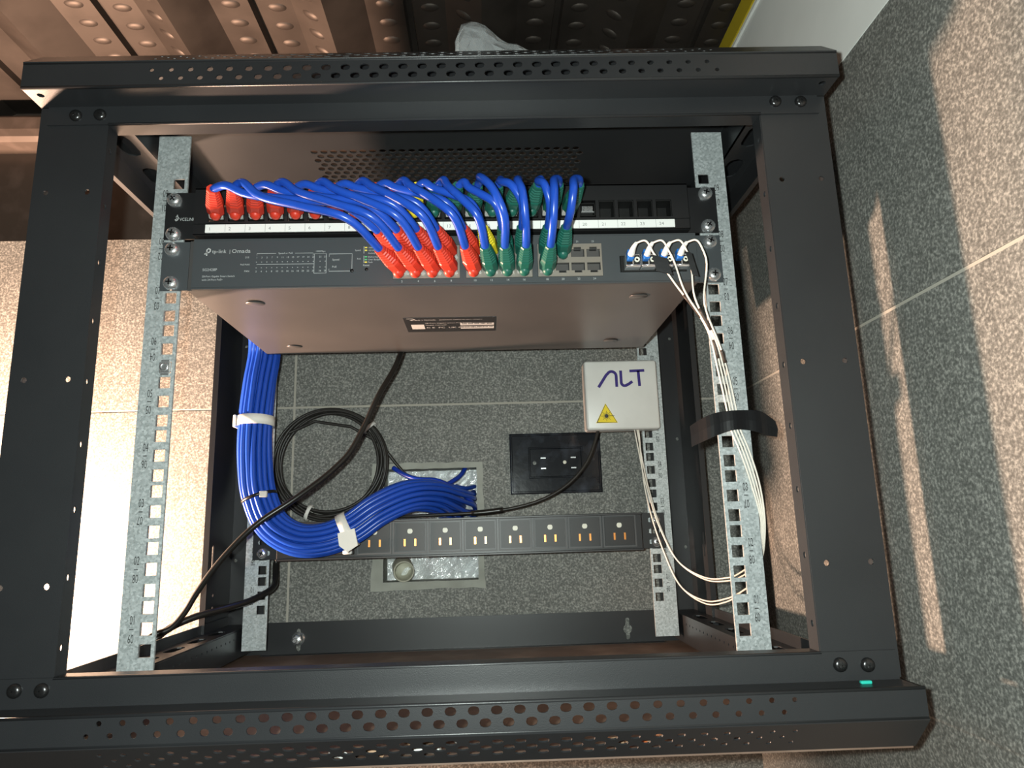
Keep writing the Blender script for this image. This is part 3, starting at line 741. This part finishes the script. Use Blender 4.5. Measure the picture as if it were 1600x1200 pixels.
# ---- power strip across the rear rails
pd_ = thing('power_strip', (0, 268, 61), 'black rack power strip with a row of sockets across the rear rails', 'power strip')
g = G().box(-212, 213, 261, 284, 61, 104.5, 1.0); g.box(-212, 213, 257.5, 261.2, 61, 63.4, .5).box(-212, 213, 257.5, 261.2, 102, 104.5, .5)
g.build('body', 'black_metal', pd_)
def socket_mesh():
    g = G(); g.mats = ['panel_black', 'copper', 'socket_white', 'charcoal']; g.mi = 3
    g.plate((0, 0, 0), X_, Z_, rect(-19.6, 19.6, -18.6, 18.6), [rect(-17.9, 17.9, -16.8, 16.8)], 1.5); g.mi = 0
    g.plate((0, 0, 0), X_, Z_, rect(-17, 17, -15.7, 15.7), [rect(-7.3, -4.9, -10.4, -2), rect(4.9, 7.3, -10.4, -2), ngon(0, 6.6, 3.3, 8)], .9)
    g.mi = 1; g.box(-7.2, -5.0, .2, 1.2, -10.2, -2.2).box(5.0, 7.2, .2, 1.2, -10.2, -2.2)
    g.mi = 2; g.box(-3.2, 3.2, -.2, 1.2, 3.6, 9.4, .4)
    return g.mesh('socket', (0, 0, 0))
skm = socket_mesh()
for k in range(8): link('socket', skm, (-99.7+40.75*k, 259.7, 84.0-.0*k), pd_)
G().box(-150, -122.5, 256, 261.5, 66, 99, 1.0).build('breaker_bezel', 'panel_black', pd_)
G().box(-135, -124.5, 253, 257, 66.5, 78, 1.6, 2).build('rocker_switch', 'boot_white', pd_)
for s in (-1, 1):
    x0, x1 = sorted((s*213.5, s*244))
    hs = [oval(s*231, z, 15, 5.6) for z in (95.6, 82.5, 70)]
    e = G().plate((0, 278.8, 0), X_, Z_, rect(x0, x1, 62.5, 104), hs, 1.8).build('bracket', 'black_metal', pd_)
    for z in (95.6, 70): link('screw', pscrew, (s*232.4, 277.0, z), e, rot=(0, .4, 0))

# ---- blue cable bundle from the wall opening up to the panel
BC = spline([(-222, 150, 345), (-224, 215, 335), (-226, 232, 305), (-229, 229, 260), (-230.5, 227, 218), (-229, 226, 172), (-222, 224, 132), (-205, 222, 100), (-176, 222, 84), (-146, 223, 85), (-121, 225, 95), (-92, 229, 115), (-62, 240, 129), (-38, 268, 131), (-18, 306, 124), (-6, 345, 118), (-2, 372, 116)], 7)
BF = frames(BC); NB = len(BC)
disc = [(0, 0)]+[(6.3*math.cos(2*PI*k/6), 6.3*math.sin(2*PI*k/6)) for k in range(6)]+[(11.9*math.cos(2*PI*k/11+.2), 11.9*math.sin(2*PI*k/11+.2)) for k in range(11)]+[(17*math.cos(2*PI*k/16), 17*math.sin(2*PI*k/16)) for k in range(16)]
disc = [d for i, d in enumerate(disc) if i not in (0, 3)]
for i, (a, b) in enumerate(disc):
    path = []; ph = random.uniform(0, 6.28); am = random.uniform(.5, 1.5)
    ex, ez = random.uniform(-10, 14), random.uniform(-6, 16)
    for k in range(NB):
        u = k/(NB-1); t, n, bb_ = BF[k]; tw = .9*u; sp = 1.0+(.35*((u-.78)/.22) if u > .78 else 0)
        aa, cc = a*math.cos(tw)-b*math.sin(tw), a*math.sin(tw)+b*math.cos(tw)
        w = am*math.sin(5*u*PI+ph)*(1 if .1 < u < .9 else .4)
        p = BC[k]+n*(aa*sp+w)+bb_*(cc*sp*.92+w*.5)
        if u > .80: q = ((u-.80)/.20)**1.5; p = p+Vector((ex*q, 0, ez*q))
        if p.y > 325: p = Vector((min(p.x, HX1-4), p.y, min(max(p.z, HZ0+5), HZ1-4)))
        path.append(p)
    G().tube(path, 2.95, 7).build('network_cable', 'blue', label='blue network cable in the strapped bundle from the wall opening', cat='cable', group='blue cables in the bundle')
for i, pts in enumerate(([(-84, 300, 168), (-72, 292, 160), (-52, 280, 152), (-30, 282, 150), (-6, 300, 138), (14, 330, 122), (16, 352, 116)], [(4, 352, 171), (-2, 338, 160), (-14, 320, 150), (-30, 305, 140), (-46, 290, 130)])):
    G().tube(spline(pts, 8), 2.9, 8).build('network_cable', 'blue_dark', label=('loose blue cable end looping over the bundle at the wall opening', 'blue cable slanting out of the top of the wall opening')[i], cat='cable')
def band(name, m, k0, wid, rad, th, label, cat, tail=None, head=None, squash=.92):
    p, (t, n, b) = BC[k0], BF[k0]; seg = 28
    def ring(h, r): return [p+t*h+n*r*math.cos(2*PI*k/seg)+b*r*squash*math.sin(2*PI*k/seg) for k in range(seg)]
    o = thing(name, p-Vector((0, 0, wid)), label, cat)
    g = G(); g.loft([ring(-wid/2, rad), ring(-wid/2, rad+th), ring(wid/2, rad+th), ring(wid/2, rad), ring(-wid/2, rad)], True, False)
    g.build('loop', m, o)
    return o, p, t, n, b
o, p, t, n, b = band('cable_strap', 'strap_white', 28, 11, 20.6, 1.4, 'white hook-and-loop strap around the upright part of the blue bundle', 'strap')
G().box(p.x-23, p.x-20, p.y-10, p.y+6, p.z-7, p.z+7.5, 1).build('strap_tail', 'strap_white', o)
o, p, t, n, b = band('cable_strap', 'strap_white', 69, 11, 20.6, 1.4, 'white hook-and-loop strap around the lower bend of the blue bundle', 'strap')
q = p+Vector((5, -21, -11))
G().loft([[q+Vector((-11, y, 8)), q+Vector((7, y, 13)), q+Vector((11, y, -5)), q+Vector((0, y, -12)), q+Vector((-9, y, -5))] for y in (-1.5, 1)]).build('strap_tail', 'strap_white', o)
o, p, t, n, b = band('zip_tie', 'black_cable', 42, 3.4, 20.4, .9, 'thin black zip tie with a pale head around the blue bundle', 'zip tie')
G().box(p.x+6, p.x+14, p.y-21, p.y-16, p.z-1, p.z+6, .8).build('tie_head', 'white_plastic', o)

# ---- black cables
pts = [(168, 266, 204), (163, 264, 190), (152, 262, 166), (128, 261, 140), (100, 261, 124), (64, 262, 114), (30, 263, 110), (-20, 266, 108.5), (-80, 272, 107.5), (-115, 288, 106.5), (-140, 308, 107)]
cc = Vector((-166, 318, 178)); turns = 6
for k in range(1, 24*turns+9):
    a = -PI/2-.1+(-2*PI*k/24); tn = k/24
    r = 66+4.2*math.sin(tn*2.4+.5)+1.6*math.sin(k*.37); oy = 4.0*math.sin(tn*1.9)
    pts.append((cc.x+r*1.01*math.cos(a)+2*math.sin(tn), cc.y+oy, cc.z+r*1.0*math.sin(a)))
pts += [(-104, 322, 202), (-86, 326, 178), (-66, 334, 155), (-52, 352, 140)]
dc = thing('drop_cable', (-60, 290, 100), 'coiled black fibre drop cable running from the white box to the wall', 'cable')
G().tube(spline(pts, 3), 2.5, 7, flat=.8).build('jacket', 'drop_cable', dc)
G().tube(spline([(50, 262, 112), (30, 263, 110), (12, 264, 109)], 4), 3.2, 8).build('sleeve', 'black_cable', dc)
for (a, nm) in ((.72, 0), (-1.95, 1)):
    ctr = cc+Vector((66*math.cos(a), 0, 66*math.sin(a))); tt = Vector((-math.sin(a), 0, math.cos(a))); rr = Vector((math.cos(a), 0, math.sin(a))); g = G()
    g.loft([[ctr+tt*h+rr*r1*math.cos(2*PI*k/14)+Vector((0, 1, 0))*r1*math.sin(2*PI*k/14) for k in range(14)] for (h, r1) in ((-2.2, 9), (-2.2, 10), (2.2, 10), (2.2, 9), (-2.2, 9))], True, False)
    g.build('coil_tie', ('white_plastic', 'strap_white')[nm], dc)
pts = [(-62, 218, 316), (-64, 226, 305), (-69, 221, 285), (-89, 202, 238.7), (-104, 192, 200), (-118, 184, 172), (-130, 178, 158), (-166, 160, 126), (-201, 151, 101), (-228, 150, 74), (-242.5, 150, 56), (-256.5, 150, 35), (-266, 149, 18), (-277, 147, 5), (-292, 142, -1), (-306, 136, -16), (-318, 132, -60), (-322, 130, -160)]
G().tube(spline(pts, 7), 3.0, 8).build('power_cable', 'black_cable', label='black power cord hanging from behind the switch to the lower left', cat='cable')
pts = [(-214, 286, 82), (-222, 296, 58), (-219, 286, 44), (-216, 274, 35), (-226, 244, 23.5), (-250, 204, 15.5), (-272, 184, 10), (-292, 172, 0), (-306, 164, -16), (-318, 158, -60), (-324, 156, -160)]
G().tube(spline(pts, 7), 3.6, 8).build('power_cable', 'black_cable', label='black power strip lead curling out past the lower left side rail', cat='cable')

# ---- wall outlet, conduit, odds and ends
ot = thing('wall_outlet', (121, YW-3, 133), 'glossy black duplex wall outlet plate below the white box', 'outlet')
g = G().plate((0, YW, 0), X_, Z_, rect(62, 181, 133, 211.5), [rect(88.5, 155, 155, 191)], 5.5)
g.loft([[(x, YW-5.5-h, z) for (x, z) in rect(63.5+i, 179.5-i, 134.5+i, 210-i)] for (h, i) in ((0, -1.5), (1.1, 0), (1.1, 1.2), (.3, 2))], False, False)
g.loft([[(x, YW-5.5-h, z) for (x, z) in rect(86.4+i, 157.1-i, 152.9+i, 193.1-i)] for (h, i) in ((0, 0), (1.0, .6), (1.0, 1.6), (0, 2.1))], False, False)
g.build('plate', 'plate_black', ot)
hs = []
for x in (98, 137.5): hs += [ngon(x-4, 173, 2.6, 8), rect(x+4, x+11, 178.2, 180), rect(x+4, x+11, 164.8, 166.6)]
G().plate((0, YW-1.5, 0), X_, Z_, rect(88.8, 154.7, 155.3, 190.7), hs, 3.2).build('receptacle', 'plate_black', ot)
g = G()
for x in (98, 137.5): g.box(x+4.2, x+10.8, YW-4, YW-2, 178.3, 179.9).box(x+4.2, x+10.8, YW-4, YW-2, 164.9, 166.5)
g.build('slot_contacts', 'steel', ot)
G().lathe([(2.4, 0), (2.4, .6), (0, .6)], (133.5, YW-4.2, 173), (0, -1, 0), 10).build('ground_contact', 'socket_white', ot)
g = G(); ax = Vector((.16, -1, -.10)).normalized()
g.lathe([(13.2, 0), (13.2, 46), (12.6, 47.5), (11.4, 47.5), (11.0, 46), (11.0, 6), (0, 6)], Vector((-82, 380, 46)), ax, 24)
g.build('conduit', 'pvc', label='short grey plastic conduit stub poking out of the wall opening', cat='pipe')
# plastic bag lying on the rack top
prof = [(12, 10), (15, 34), (20, 46), (26, 49), (33, 48), (38, 46), (44, 37), (50, 31), (56, 28), (62, 27), (67, 25), (72, 21), (80, 17), (90, 13), (101, 9), (110, 6), (118, 3), (126, 1)]
g = G(); nu, nv = len(prof)-1, 12; gv = {}
for i, (x, h) in enumerate(prof):
    for j in range(nv+1):
        v = j/nv; a = PI*v; jit = random.uniform(-2.6, 2.6) if 0 < j < nv else 0; j2 = random.uniform(-2.2, 2.2) if 0 < j < nv else 0
        gv[i, j] = g.bm.verts.new((x+j2+(4*math.sin(a) if i == 0 else 0), -66-20*math.cos(a)*(1-.3*i/nu)+jit, 449.6+max(.1, h*math.sin(a)**.55+jit*min(1, h/14))))
for i in range(nu):
    for j in range(nv):
        q = [gv[i, j], gv[i+1, j], gv[i+1, j+1], gv[i, j+1]]
        if (i+j) % 2: g.face([q[0], q[1], q[2]]); g.face([q[0], q[2], q[3]])
        else: g.face([q[0], q[1], q[3]]); g.face([q[1], q[2], q[3]])
g.build('plastic_bag', 'plastic_film', label='crumpled clear plastic bag lying on top of the rack', cat='plastic bag')
G(True).box(265, 272, -106, -103, -13, -11, .5).build('plastic_scrap', 'teal', label='tiny teal plastic scrap on the lower right ledge of the rack', cat='scrap')
for k in range(16):
    x = random.uniform(-110, 215); y = random.uniform(-84, -30); a = random.uniform(0, PI); L = random.uniform(5, 16); r = random.uniform(1.2, 3.0)
    d = Vector((math.cos(a), math.sin(a)*.5, 0))*L; z = -51.7+r
    c = Vector((x, y, z)); g = G(True).tube([c-d, c-d*.2+Vector((0, 2, 0)), c+d*.4, c+d], r, 6)
    g.build('cable_offcut', ('scrap_tan', 'white_plastic', 'scrap_tan', 'scrap_orange')[k % 4 if k < 4 else k % 3], label='small cable offcut lying in the bottom tray of the rack', cat='scrap', group='offcuts in the tray')
